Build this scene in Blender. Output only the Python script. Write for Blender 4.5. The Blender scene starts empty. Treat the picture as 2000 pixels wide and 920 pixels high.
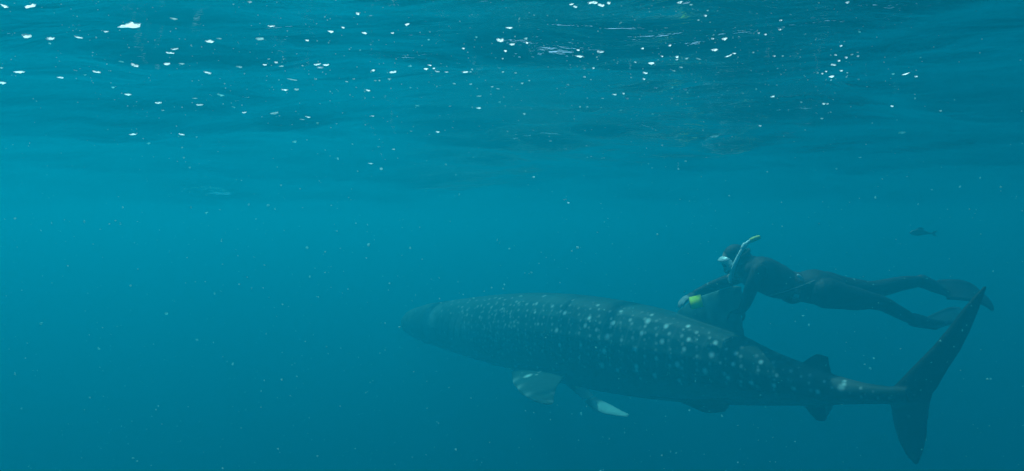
import bpy, bmesh, math, random
import numpy as np
from mathutils import Vector, Matrix, noise
from mathutils.bvhtree import BVHTree
from mathutils.kdtree import KDTree
random.seed(7)
S = bpy.context.scene
C = S.collection
R = math.radians

# ------------------------------------------------------------------ camera
CAM = Vector((0.0, 0.0, -0.50))
F = 1430.0                                   # focal length in photograph pixels (2000 wide)
cd = bpy.data.cameras.new("camera")
cd.sensor_width = 36.0
cd.lens = 36.0 * F / 2000.0
cd.clip_start = 0.05
cd.clip_end = 400.0
cam = bpy.data.objects.new("camera", cd)
cam.location = CAM
cam.rotation_euler = (R(90), 0, 0)
C.objects.link(cam)
S.camera = cam

# ------------------------------------------------------------------ sky, sun, exposure
SUN_EL, SUN_AZ = 57.0, -38.0                 # azimuth from +Y, clockwise seen from above
W = bpy.data.worlds.new("World")
S.world = W
W.use_nodes = True
nt = W.node_tree
nt.nodes.clear()
sky = nt.nodes.new("ShaderNodeTexSky")
sky.sky_type = 'NISHITA'
sky.sun_disc = False
sky.sun_elevation = R(SUN_EL)
sky.sun_rotation = R(SUN_AZ)
bg = nt.nodes.new("ShaderNodeBackground")
bg.inputs[1].default_value = 0.15
wo = nt.nodes.new("ShaderNodeOutputWorld")
nt.links.new(sky.outputs[0], bg.inputs[0])
nt.links.new(bg.outputs[0], wo.inputs[0])
sl = bpy.data.lights.new("sun", 'SUN')
sl.energy = 3.4
sl.angle = R(0.6)
sl.color = (1.0, 0.97, 0.92)
sun = bpy.data.objects.new("sun", sl)
C.objects.link(sun)
sd = Vector((math.sin(R(SUN_AZ)) * math.cos(R(SUN_EL)), math.cos(R(SUN_AZ)) * math.cos(R(SUN_EL)), math.sin(R(SUN_EL))))
sun.rotation_euler = sd.to_track_quat('Z', 'Y').to_euler()
sun.location = (0, 0, 20)
S.view_settings.view_transform = 'Standard'
S.view_settings.look = 'None'
S.view_settings.gamma = 1.0
S.view_settings.exposure = 0.93
S.cycles.volume_bounces = 3
S.cycles.max_bounces = 12
S.cycles.glossy_bounces = 6
S.cycles.transparent_max_bounces = 8
S.cycles.use_denoising = True

# ------------------------------------------------------------------ helpers
def at(px, py, Y):
    return Vector(((px - 1000.0) / F * Y, Y, CAM.z - (py - 460.0) / F * Y))

def mat(name):
    m = bpy.data.materials.new(name)
    m.use_nodes = True
    return m, m.node_tree.nodes, m.node_tree.links

def plain(name, col, rough=0.6, spec=0.3, var=0.15, scale=30.0, bump=0.0):
    m, n, l = mat(name)
    b = n["Principled BSDF"]
    tc = n.new("ShaderNodeTexCoord")
    no = n.new("ShaderNodeTexNoise")
    no.inputs["Scale"].default_value = scale
    no.inputs["Detail"].default_value = 4
    l.new(tc.outputs["Object"], no.inputs["Vector"])
    mx = n.new("ShaderNodeMix"); mx.data_type = 'RGBA'
    mx.inputs["A"].default_value = (*[c * (1 - var) for c in col], 1)
    mx.inputs["B"].default_value = (*[min(1, c * (1 + var)) for c in col], 1)
    l.new(no.outputs["Fac"], mx.inputs["Factor"])
    l.new(mx.outputs["Result"], b.inputs["Base Color"])
    b.inputs["Roughness"].default_value = rough
    b.inputs["Specular IOR Level"].default_value = spec
    if bump:
        bp = n.new("ShaderNodeBump")
        bp.inputs["Strength"].default_value = bump
        bp.inputs["Distance"].default_value = 0.01
        l.new(no.outputs["Fac"], bp.inputs["Height"])
        l.new(bp.outputs[0], b.inputs["Normal"])
    return m

def link(name, me, m=None, parent=None, smooth=True):
    o = bpy.data.objects.new(name, me)
    C.objects.link(o)
    if m and not me.materials:
        me.materials.append(m)
    if smooth:
        me.polygons.foreach_set("use_smooth", [True] * len(me.polygons))
    if parent:
        o.parent = parent
    return o

def mesh(name, v, f):
    me = bpy.data.meshes.new(name)
    me.from_pydata([tuple(p) for p in v], [], f)
    me.update()
    return me

def tag(o, label=None, cat=None, group=None, kind=None):
    for k, val in (("label", label), ("category", cat), ("group", group), ("kind", kind)):
        if val:
            o[k] = val
    return o

def empty(name, loc):
    o = bpy.data.objects.new(name, None)
    o.location = loc
    o.empty_display_size = 0.1
    C.objects.link(o)
    return o

class Geo:
    """collects lofted pieces; coordinates are world ones minus an origin"""
    def __init__(s): s.v = []; s.f = []
    def rings(s, rings, cap=True):
        n = len(rings[0]); b = len(s.v)
        for r in rings: s.v.extend(r)
        for i in range(len(rings) - 1):
            for j in range(n):
                a = b + i * n + j; c = b + i * n + (j + 1) % n
                s.f.append((a, c, c + n, a + n))
        if cap:
            for k, flip in ((0, True), (len(rings) - 1, False)):
                r = rings[k]
                m_ = sum((Vector(p) for p in r), Vector()) / n
                ci = len(s.v); s.v.append(m_)
                for j in range(n):
                    a = b + k * n + j; c = b + k * n + (j + 1) % n
                    s.f.append((c, a, ci) if flip else (a, c, ci))
    def tube(s, pts, rad, n=16, side=None, dome=True, sub=4):
        """smooth tapered tube; rad entries are r or (r across 'side', r other)"""
        pts = [Vector(p) for p in pts]
        rad = [(r, r) if not isinstance(r, tuple) else r for r in rad]
        P = []; Q = []
        for i in range(len(pts) - 1):
            p0 = pts[max(i - 1, 0)]; p1 = pts[i]; p2 = pts[i + 1]; p3 = pts[min(i + 2, len(pts) - 1)]
            for k in range(sub):
                t = k / sub
                P.append(0.5 * ((2 * p1) + (p2 - p0) * t + (2 * p0 - 5 * p1 + 4 * p2 - p3) * t * t + (3 * p1 - p0 - 3 * p2 + p3) * t ** 3))
                u = t * t * (3 - 2 * t)
                Q.append((rad[i][0] * (1 - u) + rad[i + 1][0] * u, rad[i][1] * (1 - u) + rad[i + 1][1] * u))
        P.append(pts[-1]); Q.append(rad[-1])
        rings = []
        ref = Vector(side) if side else Vector((0.1, 1, 0.2))
        for i, p in enumerate(P):
            d = (P[min(i + 1, len(P) - 1)] - P[max(i - 1, 0)]).normalized()
            a = (ref - d * ref.dot(d)).normalized(); b_ = d.cross(a)
            rings.append((p, d, a, b_, Q[i]))
        out = []
        if dome:
            p, d, a, b_, q = rings[0]
            for k in (80, 55, 28):
                c_, s_ = math.cos(R(k)), math.sin(R(k))
                out.append([p - d * (s_ * min(q)) + (a * math.cos(t) * q[0] + b_ * math.sin(t) * q[1]) * c_ for t in [2 * math.pi * j / n for j in range(n)]])
        for p, d, a, b_, q in rings:
            out.append([p + a * math.cos(t) * q[0] + b_ * math.sin(t) * q[1] for t in [2 * math.pi * j / n for j in range(n)]])
        if dome:
            p, d, a, b_, q = rings[-1]
            for k in (28, 55, 80):
                c_, s_ = math.cos(R(k)), math.sin(R(k))
                out.append([p + d * (s_ * min(q)) + (a * math.cos(t) * q[0] + b_ * math.sin(t) * q[1]) * c_ for t in [2 * math.pi * j / n for j in range(n)]])
        s.rings(out)
    def ball(s, c, r, rot=None, n=16):
        rx, ry, rz = r if isinstance(r, tuple) else (r, r, r)
        M = rot if rot else Matrix.Identity(3)
        rr = []
        for i in range(1, n):
            th = math.pi * i / n
            rr.append([Vector(c) + M @ Vector((rx * math.sin(th) * math.cos(t), ry * math.sin(th) * math.sin(t), rz * math.cos(th))) for t in [2 * math.pi * j / (2 * n) for j in range(2 * n)]])
        s.rings(rr)
    def blade(s, secs, n=14):
        """secs: (leading point, trailing point, half thickness, thickness direction)"""
        rr = []
        # refine sections
        fine = []
        for i in range(len(secs) - 1):
            for k in range(5):
                t = k / 5
                a, b = secs[i], secs[i + 1]
                fine.append((a[0].lerp(b[0], t), a[1].lerp(b[1], t), a[2] * (1 - t) + b[2] * t, a[3].lerp(b[3], t)))
        fine.append(secs[-1])
        for L, T, h, nd in fine:
            nd = nd.normalized()
            ring = []
            for j in range(2 * n):
                if j <= n:
                    u = j / n; sg = 1
                else:
                    u = (2 * n - j) / n; sg = -1
                u2 = 0.5 - 0.5 * math.cos(math.pi * u)
                th = h * (2.6 * math.sqrt(max(u2, 0)) * (1 - u2) ** 0.8 * 0.62 + 0.34 * math.sqrt(max(math.sin(math.pi * u2), 0)))
                ring.append(L.lerp(T, u2) + nd * (sg * th))
            rr.append(ring)
        s.rings(rr)
    def build(s, name, m=None, parent=None, origin=Vector(), smooth=True):
        me = mesh(name, [Vector(p) - origin for p in s.v], s.f)
        bm = bmesh.new(); bm.from_mesh(me)
        bmesh.ops.recalc_face_normals(bm, faces=bm.faces)
        bm.to_mesh(me); bm.free()
        return link(name, me, m, parent, smooth)

def remesh(o, voxel, smooth_it=4, fac=0.5):
    """weld overlapping pieces into one continuous skin"""
    md = o.modifiers.new("r", 'REMESH'); md.mode = 'VOXEL'; md.voxel_size = voxel; md.use_smooth_shade = True
    if smooth_it:
        ms = o.modifiers.new("s", 'SMOOTH'); ms.factor = fac; ms.iterations = smooth_it
    dg = bpy.context.evaluated_depsgraph_get()
    me = bpy.data.meshes.new_from_object(o.evaluated_get(dg))
    # keep the largest connected piece
    bm = bmesh.new(); bm.from_mesh(me)
    bm.verts.ensure_lookup_table()
    seen = np.zeros(len(bm.verts), bool); parts = []
    for v in bm.verts:
        if seen[v.index]: continue
        st = [v]; seen[v.index] = True; comp = []
        while st:
            q = st.pop(); comp.append(q)
            for e in q.link_edges:
                w = e.other_vert(q)
                if not seen[w.index]: seen[w.index] = True; st.append(w)
        parts.append(comp)
    parts.sort(key=len)
    for comp in parts[:-1]:
        bmesh.ops.delete(bm, geom=comp, context='VERTS')
    bm.to_mesh(me); bm.free()
    mats = list(o.data.materials)
    o.modifiers.clear()
    o.data = me
    me.materials.clear()
    for m in mats: me.materials.append(m)
    me.polygons.foreach_set("use_smooth", [True] * len(me.polygons))
    return o

def set_col(o, arr):
    at_ = o.data.color_attributes.new("skin", 'FLOAT_COLOR', 'POINT')
    a = np.ones((len(o.data.vertices), 4), np.float32)
    a[:, :3] = arr
    at_.data.foreach_set("color", a.ravel())

def coords(o):
    a = np.zeros(len(o.data.vertices) * 3, np.float32)
    o.data.vertices.foreach_get("co", a)
    return a.reshape(-1, 3)

# ------------------------------------------------------------------ water body, seabed, surface
m, n, l = mat("sea_water")
n.clear()
pv = n.new("ShaderNodeVolumePrincipled")
pv.inputs["Density"].default_value = 0.255
pv.inputs["Color"].default_value = (0.001, 0.295, 0.412, 1)
pv.inputs["Absorption Color"].default_value = (0.22, 0.06, 0.06, 1)
pv.inputs["Anisotropy"].default_value = 0.45
va = n.new("ShaderNodeVolumeAbsorption")            # water swallows red first
va.inputs["Color"].default_value = (0.0, 1, 1, 1)
va.inputs["Density"].default_value = 0.27
ad = n.new("ShaderNodeAddShader")
l.new(pv.outputs[0], ad.inputs[0]); l.new(va.outputs[0], ad.inputs[1])
om = n.new("ShaderNodeOutputMaterial")
l.new(ad.outputs[0], om.inputs["Volume"])
HB = 60.0
x0, x1, y0, y1, z0, z1 = -HB, HB, -HB, HB, -16.0, 0.24
hz = mesh("haze", [(x0, y0, z0), (x1, y0, z0), (x1, y1, z0), (x0, y1, z0), (x0, y0, z1), (x1, y0, z1), (x1, y1, z1), (x0, y1, z1)],
          [(3, 2, 1, 0), (4, 5, 6, 7), (0, 1, 5, 4), (1, 2, 6, 5), (2, 3, 7, 6), (3, 0, 4, 7)])
haze = link("haze", hz, m, smooth=False)
tag(haze, "blue green sea water filling the whole view and hiding far things", kind="stuff")

sand = plain("sand", (0.36, 0.31, 0.22), 0.9, 0.1, 0.25, 0.6, 0.3)
g = 60
vs = []; fs = []
for i in range(g + 1):
    for j in range(g + 1):
        x = -160 + 320 * i / g; y = -160 + 320 * j / g
        vs.append((x, y, -15.0 + 0.5 * noise.noise(Vector((x * .05, y * .05, 0)))))
for i in range(g):
    for j in range(g):
        a = i * (g + 1) + j
        fs.append((a, a + g + 1, a + g + 2, a + 1))
tag(link("seabed", mesh("seabed", vs, fs), sand), "sandy seabed far below the swimmer", kind="structure")

# wave field: sum of trains, heading mostly towards / away from the camera
rw = random.Random(3)
TR = []
for lam, amp in ((3.9, .036), (2.3, .026), (1.4, .018), (0.95, .0115), (0.65, .0062), (0.45, .0042), (0.31, .0026), (0.22, .0016)):
    for k in range(3):
        a = R(rw.uniform(-48, 48) + 82)
        TR.append((2 * math.pi / lam * rw.uniform(.85, 1.15), math.cos(a), math.sin(a), amp * rw.uniform(.5, 1.0), rw.uniform(0, 6.28)))
def wave(x, y):
    x = np.asarray(x, float); y = np.asarray(y, float)
    wx = x + .18 * np.sin(y * 1.3 + .7) + .09 * np.sin(x * 2.9 + y * 1.1)
    wy = y + .15 * np.sin(x * 1.1 + 1.9) + .07 * np.sin(y * 3.3 - x * 2.1)
    z = np.zeros_like(x)
    for k, cx, cy, a, ph in TR:
        s = np.sin(k * (wx * cx + wy * cy) + ph)
        z += a * (s + 0.18 * (1 - 2 * s * s))
    return z
def axis(n_, near, far, p):
    u = np.linspace(-1, 1, n_)
    return np.sign(u) * (near * np.abs(u) + (far - near) * np.abs(u) ** p)
gx = axis(540, 11, 45, 5); gy = axis(620, 13, 45, 5)
XX, YY = np.meshgrid(gx, gy, indexing='ij')
ZZ = wave(XX, YY)
nx, ny = XX.shape
V = np.stack([XX, YY, ZZ], -1).reshape(-1, 3)
idx = np.arange(nx * ny).reshape(nx, ny)
Fq = np.stack([idx[:-1, :-1], idx[1:, :-1], idx[1:, 1:], idx[:-1, 1:]], -1).reshape(-1, 4)
me = bpy.data.meshes.new("water_surface")
me.vertices.add(len(V)); me.vertices.foreach_set("co", V.ravel())
me.loops.add(Fq.size); me.loops.foreach_set("vertex_index", Fq.ravel())
me.polygons.add(len(Fq)); me.polygons.foreach_set("loop_start", np.arange(len(Fq)) * 4)
me.update(calc_edges=True)
m, n, l = mat("water_surface")
n.clear()
tc = n.new("ShaderNodeTexCoord")
mp = n.new("ShaderNodeMapping"); mp.inputs["Scale"].default_value = (0.34, 1.0, 1.0)
l.new(tc.outputs["Object"], mp.inputs["Vector"])
n1 = n.new("ShaderNodeTexNoise"); n1.inputs["Scale"].default_value = 6.5; n1.inputs["Detail"].default_value = 6; n1.inputs["Roughness"].default_value = .55
n1.inputs["Distortion"].default_value = 0.6
l.new(mp.outputs[0], n1.inputs["Vector"])
bp = n.new("ShaderNodeBump"); bp.inputs["Strength"].default_value = 1.0; bp.inputs["Distance"].default_value = 0.023
l.new(n1.outputs["Fac"], bp.inputs["Height"])
fr = n.new("ShaderNodeFresnel"); fr.inputs[0].default_value = 1.333
l.new(bp.outputs[0], fr.inputs["Normal"])
tr = n.new("ShaderNodeBsdfTransparent"); tr.inputs[0].default_value = (.97, .98, .99, 1)
gl = n.new("ShaderNodeBsdfGlossy"); gl.inputs["Roughness"].default_value = 0.07; gl.inputs["Color"].default_value = (1, 1, 1, 1)
l.new(bp.outputs[0], gl.inputs["Normal"])
mx = n.new("ShaderNodeMixShader")
l.new(fr.outputs[0], mx.inputs[0]); l.new(tr.outputs[0], mx.inputs[1]); l.new(gl.outputs[0], mx.inputs[2])
om = n.new("ShaderNodeOutputMaterial"); l.new(mx.outputs[0], om.inputs["Surface"])
surf = link("water_surface", me, m)
tag(surf, "rippled underside of the sea surface", kind="structure")

# ------------------------------------------------------------------ whale shark
YN, YT = 8.8, 4.1                              # distance of snout and of tail root
PN, PT = 805.0, 1745.0
Xn = (PN - 1000) / F * YN; Xt = (PT - 1000) / F * YT
bX = (Xn - Xt) / (YN - YT); aX = Xt - bX * YT  # spine plane: X = aX + bX * Y
ALONG = Vector((Xt - Xn, YT - YN, 0)).normalized()     # towards the tail
SIDE = Vector((-ALONG.y, ALONG.x, 0))                 # towards the far side
if SIDE.y < 0: SIDE = -SIDE
def sp(px, py, off=0.0):
    """point of the spine plane (moved off to the far side by off) seen at this pixel"""
    u = (px - 1000.0) / F
    # plane: (P - P0).SIDE = off ; P = (uY, Y, z)
    P0 = Vector((Xt, YT, 0))
    Y = (off + P0.dot(SIDE)) / (u * SIDE.x + SIDE.y)
    return at(px, py, Y)
ST = [  # px, top, bottom, width/height
    (812, 610, 645, 1.7), (815, 604, 652, 1.6), (828, 598, 660, 1.5), (850, 592, 669, 1.4), (900, 584, 687, 1.2), (960, 576, 706, 1.04),
    (1040, 571, 729, .92), (1120, 574, 750, .86), (1200, 585, 767, .84), (1280, 601, 779, .80), (1360, 624, 787, .76),
    (1440, 652, 791, .74), (1500, 684, 792, .74), (1560, 707, 792, .76), (1620, 730, 791, .82), (1680, 747, 789, .95), (1735, 755, 789, .95), (1775, 757, 789, .62)]
ST = np.array(ST, float)
def st(px):
    return [float(np.interp(px, ST[:, 0], ST[:, k])) for k in (1, 2, 3)]
root = empty("whale_shark", sp(1200, 680))
O = root.location.copy()
G = Geo()
pxs = np.concatenate([np.linspace(812, 850, 14), np.linspace(858, 1775, 90)])
# smooth the profile
def sm(k):
    v = np.interp(pxs, ST[:, 0], ST[:, k])
    for _ in range(6):
        v[1:-1] = (v[:-2] + 2 * v[1:-1] + v[2:]) / 4
    return v
T_, B_, W_ = sm(1), sm(2), sm(3)
rings = []
NR = 96
for px, t_, b_, w_ in zip(pxs, T_, B_, W_):
    top = sp(px, t_); bot = sp(px, b_)
    c = (top + bot) / 2; h = (top.z - bot.z) / 2; w = h * w_
    s = (px - 812) / (1775 - 812)
    ring = []
    for j in range(NR):
        a = 2 * math.pi * j / NR            # 0 = far side, 90 = top
        ca, sa = math.cos(a), math.sin(a)
        ex = 0.86 if sa > 0 else 0.92
        X = math.copysign(abs(ca) ** ex, ca) * w
        Z = math.copysign(abs(sa) ** (0.95 if sa > 0 else 0.9), sa) * h
        # long keels along the flank
        rid = 0
        for k0, am in ((12, .022), (33, .018), (55, .014)):
            for a0 in (k0, 180 - k0):
                d_ = (math.degrees(a) - a0 + 180) % 360 - 180
                rid += am * math.exp(-(d_ / 4.0) ** 2)
        rid *= min(1, max(0, (s - .18) / .15))
        q = 1 + rid
        ring.append(c + SIDE * (X * q) + Vector((0, 0, Z * q)))
    rings.append(ring)
G.rings(rings)
up = Vector((0, 0, 1))
# first dorsal fin
G.blade([(sp(1285, 655), sp(1515, 722), .055, SIDE), (sp(1312, 628), sp(1478, 690), .036, SIDE), (sp(1324, 606), sp(1456, 655), .028, SIDE),
         (sp(1342, 591), sp(1450, 622), .024, SIDE), (sp(1368, 578), sp(1450, 594), .021, SIDE), (sp(1396, 568), sp(1451, 575), .018, SIDE), (sp(1420, 562), sp(1450, 565), .013, SIDE), (sp(1434, 557), sp(1449, 559), .009, SIDE)])
# second dorsal and anal fins
G.blade([(sp(1545, 730), sp(1640, 755), .03, SIDE), (sp(1566, 708), sp(1627, 738), .021, SIDE), (sp(1582, 697), sp(1621, 712), .018, SIDE), (sp(1594, 691), sp(1619, 696), .013, SIDE)])
G.blade([(sp(1560, 775), sp(1635, 778), .028, SIDE), (sp(1572, 795), sp(1628, 796), .021, SIDE), (sp(1584, 810), sp(1620, 810), .018, SIDE), (sp(1595, 822), sp(1613, 823), .013, SIDE)])
# caudal fin: a tall crescent; its blade swings a little towards the camera
def cp(px, py, dy=0.0): return at(px, py, YT - 0.10 * (px - 1745) / 100 + dy)
CN = Vector((.35, 1, 0))
G.blade([(cp(1722, 775), cp(1800, 790), .045, CN), (cp(1748, 752), cp(1829, 762), .036, CN), (cp(1786, 712), cp(1852, 722), .030, CN), (cp(1822, 676), cp(1877, 684), .027, CN), (cp(1852, 640), cp(1896, 646), .024, CN),
         (cp(1880, 603), cp(1911, 610), .020, CN), (cp(1903, 577), cp(1922, 581), .015, CN), (cp(1924, 556), cp(1928, 560), .009, CN)])
G.blade([(cp(1722, 768), cp(1826, 760), .045, CN), (cp(1740, 792), cp(1818, 785), .036, CN), (cp(1745, 828), cp(1813, 822), .030, CN), (cp(1755, 862), cp(1811, 855), .025, CN), (cp(1770, 890), cp(1804, 883), .019, CN), (cp(1788, 908), cp(1794, 906), .010, CN)])
# near pectoral: reaches out towards the camera and down
nP = Vector((.15, -.35, .9))
G.blade([(sp(1010, 712, -.16), sp(1118, 724, -.16), .05, nP), (sp(999, 728, -.34), sp(1100, 739, -.34), .036, nP), (sp(1001, 748, -.52), sp(1088, 757, -.50), .030, nP),
         (sp(1016, 767, -.68), sp(1084, 775, -.64), .023, nP), (sp(1038, 781, -.80), sp(1083, 786, -.76), .017, nP), (sp(1060, 788, -.87), sp(1080, 790, -.84), .010, nP)])
# far pectoral: its tip, painted pale as if sunlit, shows below the belly
nF = SIDE * -.5 + Vector((0, 0, 1))
G.blade([(sp(1085, 735, .10), sp(1130, 730, .28), .055, nF), (sp(1118, 762, .34), sp(1146, 756, .50), .038, nF), (sp(1142, 784, .52), sp(1162, 772, .70), .026, nF), (sp(1160, 802, .58), sp(1176, 781, .80), .020, nF),
         (sp(1182, 809, .62), sp(1194, 790, .80), .016, nF), (sp(1208, 813, .64), sp(1214, 801, .76), .012, nF), (sp(1226, 815, .66), sp(1230, 809, .72), .009, nF)])
# pelvic fins
for off, dx in ((-.16, 0), (.18, -12)):
    nV = SIDE + Vector((0, 0, .3))
    G.blade([(sp(1325 + dx, 768, off * .5), sp(1430 + dx, 772, off * .5), .03, nV), (sp(1342 + dx, 786, off), sp(1428 + dx, 786, off), .022, nV), (sp(1366 + dx, 797, off * 1.1), sp(1424 + dx, 796, off * 1.1), .018, nV),
             (sp(1388 + dx, 806, off * 1.2), sp(1416 + dx, 806, off * 1.2), .012, nV)])
body = G.build("body", None, root, O)
bpy.context.view_layer.update()
remesh(body, 0.0072, 8, .5)
me = body.data
co = coords(body) + np.array(O)
no_ = np.zeros(len(me.vertices) * 3, np.float32); me.vertices.foreach_get("normal", no_); no_ = no_.reshape(-1, 3)
bvh = BVHTree.FromPolygons([tuple(p) for p in co], [tuple(p.vertices) for p in me.polygons])
def on_body(px, py):
    d = (at(px, py, 1.0) - CAM).normalized()
    h = bvh.ray_cast(CAM, d)
    return h[0]
SPOTS = """1063,578,5 1048,593,5 1079,598,5 1045,610,4 1103,611,6 1119,586,4 1168,596,5 1151,621,6 1143,636,6 1087,645,6 1058,653,5 1051,633,4 1093,674,6
1134,674,6 1131,699,5 1165,644,5 1197,631,7 1186,658,8 1180,686,8 1176,714,8 1169,694,4 1214,664,5 1209,686,4 1206,723,6 1213,608,5 1231,625,5 1265,627,8 1273,615,5 1253,651,6 1241,682,7
1243,716,7 1243,723,6 1251,739,5 1247,731,3 1301,637,7 1293,667,7 1282,700,6 1279,734,7 1323,712,8 1327,744,6 1331,750,4 1336,682,6 1344,637,6 1345,663,6 1397,670,7 1390,693,8 1377,725,8 1437,690,6 1432,711,6 1422,738,6
1486,707,6 1481,723,5 1468,748,6 1447,745,5 1512,753,6 1517,733,5 1551,759,5 1597,765,6 1650,744,5 1643,757,9 1648,751,6 1681,758,4 1407,709,4 1031,734,11 1004,629,4 1005,637,4 1017,578,4 981,603,4 1059,685,4 1036,690,4 1028,676,4
1080,720,5 1100,703,4 1142,717,4 1048,732,4 1056,725,4 1050,718,4 1044,671,3 1715,778,4 1737,778,4 1682,775,4 1690,770,3 1772,773,3 1786,771,3 1775,813,4 931,693,4 912,615,4 960,600,4 940,598,3 975,640,3 968,655,3 990,665,3
1565,735,4 1580,748,4 1540,742,3 1530,722,3 1610,745,4 1625,757,4 1355,700,3 1365,655,3 1310,690,3 1228,700,3 1111,630,3 1020,650,3 1660,768,3 1705,765,3 1560,718,3 1500,725,3 1455,722,3 1385,650,3 1420,665,3"""
pts = []
for tkn in SPOTS.split():
    px, py, r_ = map(float, tkn.split(','))
    h = on_body(px, py)
    if h is not None:
        pts.append((h, r_ / 2.0 / F * h.y * 1.22, 1.0 if r_ > 5.5 else (.7 if r_ > 3.5 else .4)))
rs = random.Random(11)
for _ in range(260):                        # the crowded small spots of head and gill region
    px = rs.triangular(845, 1060, 930); py = rs.uniform(575, 735)
    h = on_body(px, py)
    if h is not None: pts.append((h, rs.uniform(.006, .012), rs.uniform(.25, .65)))
for _ in range(420):                         # faint ones on back and tail
    px = rs.triangular(1050, 1700, 1120); py = rs.uniform(575, 775)
    if py < st(px)[0] + 4: continue
    h = on_body(px, py)
    if h is not None: pts.append((h, rs.uniform(.005, .010), rs.uniform(.05, .20)))
# regular rows of small dots between the pale bars
P0 = Vector((Xt, YT, 0))
for c_ in range(4, 42):
    base_pt = Vector((Xn, YN, 0)) + ALONG * (c_ * .128 + ((Vector((Xt, YT, 0)) - Vector((Xn, YN, 0))).length % .128))
    pxc = 1000 + F * base_pt.x / base_pt.y
    if not 930 < pxc < 1735: continue
    t_, b_, _w = st(pxc)
    n_d = int((b_ - t_) / F * base_pt.y / .085)
    for k_ in range(n_d):
        py_ = t_ + (b_ - t_) * (.10 + .66 * (k_ + .5 + rs.uniform(-.18, .18)) / max(n_d, 1))
        h = on_body(pxc + rs.uniform(-2, 2), py_)
        if h is not None: pts.append((h, rs.uniform(.0075, .0115), rs.uniform(.25, .6)))
mir = []
for h, r_, s_ in pts:                       # the other flank carries the same kind of pattern
    d_ = (h - P0).dot(SIDE)
    mir.append((h - SIDE * (2 * d_), r_, s_))
kd = KDTree(len(co))
for i, p in enumerate(co): kd.insert(Vector(p), i)
kd.balance()
pale = np.zeros(len(co))
for h, r_, s_ in pts + mir:
    for (c_, i, d_) in kd.find_range(h, r_ * 1.9):
        pale[i] = max(pale[i], s_ * max(0, min(1, 1.45 - d_ / r_ * .85)))
# body coordinates
rel = co - np.array(P0)
lat = rel @ np.array(SIDE)
along = rel @ np.array(ALONG)               # 0 at tail root, negative to the head
length = (Vector((Xn, YN, 0)) - P0).length
s_ = (along + length) / length
top_z = np.interp(s_, [((sp(p_, 600).xy - Vector((Xn, YN))).length) / length if p_ > 805 else 0 for p_ in ST[:, 0]], [sp(p_, t_).z for p_, t_ in ST[:, :2]])
bot_z = np.interp(s_, [((sp(p_, 600).xy - Vector((Xn, YN))).length) / length if p_ > 805 else 0 for p_ in ST[:, 0]], [sp(p_, t_).z for p_, t_ in ST[:, (0, 2)]])
v_ = (co[:, 2] - bot_z) / np.maximum(top_z - bot_z, .05)
nz = np.array([noise.noise(Vector(p) * 4.0) for p in co]); nz2 = np.array([noise.noise(Vector(p) * 17.0) for p in co])
stripe = np.exp(-((((along + .02 * np.sin(v_ * 5) + .012 * nz) / .128) % 1.0 - .5) / .075) ** 2)
stripe *= np.clip((v_ - .2) * 4, 0, 1) * np.clip((.98 - v_) * 5, 0, 1) * np.clip((s_ - .2) * 6, 0, 1) * np.clip((.93 - s_) * 5, 0, 1) * (.55 + .6 * nz)
inbody = (np.abs(lat) < .5) & (v_ < 1.05)
belly = np.clip((.33 - v_ + .05 * nz) * 4, 0, 1) * np.clip(-no_[:, 2] * 2.2 + .35, 0, 1)
fin_under = ((np.abs(lat) > .36) & (no_[:, 2] < -.05)) * 1.0
base = np.array([.010, .032, .030]); mid = np.array([.036, .115, .112]); white = np.array([.74, .77, .74])
k = np.clip(.35 + .35 * nz + .2 * nz2 + .25 * (1 - v_), 0, 1)[:, None]
colr = base * (1 - k) + mid * k * .95 + base * k * .05
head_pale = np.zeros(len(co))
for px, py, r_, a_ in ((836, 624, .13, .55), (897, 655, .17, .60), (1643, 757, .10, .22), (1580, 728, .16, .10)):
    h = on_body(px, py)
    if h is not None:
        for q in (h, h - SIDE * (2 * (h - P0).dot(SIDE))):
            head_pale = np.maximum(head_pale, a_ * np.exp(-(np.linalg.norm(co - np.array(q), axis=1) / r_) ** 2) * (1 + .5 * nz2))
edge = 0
head_pale += np.clip((.30 - s_) / .30, 0, 1) * .26 * (1 + .8 * nz2)  # mottled head, also paled in colour to stand for sunlight and haze
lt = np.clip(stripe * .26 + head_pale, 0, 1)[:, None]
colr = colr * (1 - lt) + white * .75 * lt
bl = np.clip(belly * .9, 0, 1)[:, None]
colr = colr * (1 - bl) + white * .62 * bl
fu = np.clip(fin_under * np.where(lat > 0, .95, .12), 0, 1)[:, None]
colr = colr * (1 - fu) + white * .95 * fu
# near pectoral's leading edge and far pectoral's tip painted pale as if sunlit
for px, py, of, r_, a_ in ((1003, 745, -.50, .05, .45), (1010, 760, -.62, .05, .55), (1026, 774, -.74, .05, .4), (1083, 768, -.60, .035, .3), (1081, 784, -.76, .04, .3), (1164, 792, .65, .07, .7), (1174, 798, .68, .08, .9), (1180, 790, .72, .09, 1), (1188, 800, .7, .09, 1), (1203, 804, .7, .08, 1), (1220, 810, .7, .08, 1)):
    w_ = a_ * np.exp(-(np.linalg.norm(co - np.array(sp(px, py, of)), axis=1) / r_) ** 2)
    colr = colr * (1 - w_[:, None]) + white * w_[:, None]
pl = pale[:, None]
colr = colr * (1 - pl) + np.array([.90, .93, .88]) * pl
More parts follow.
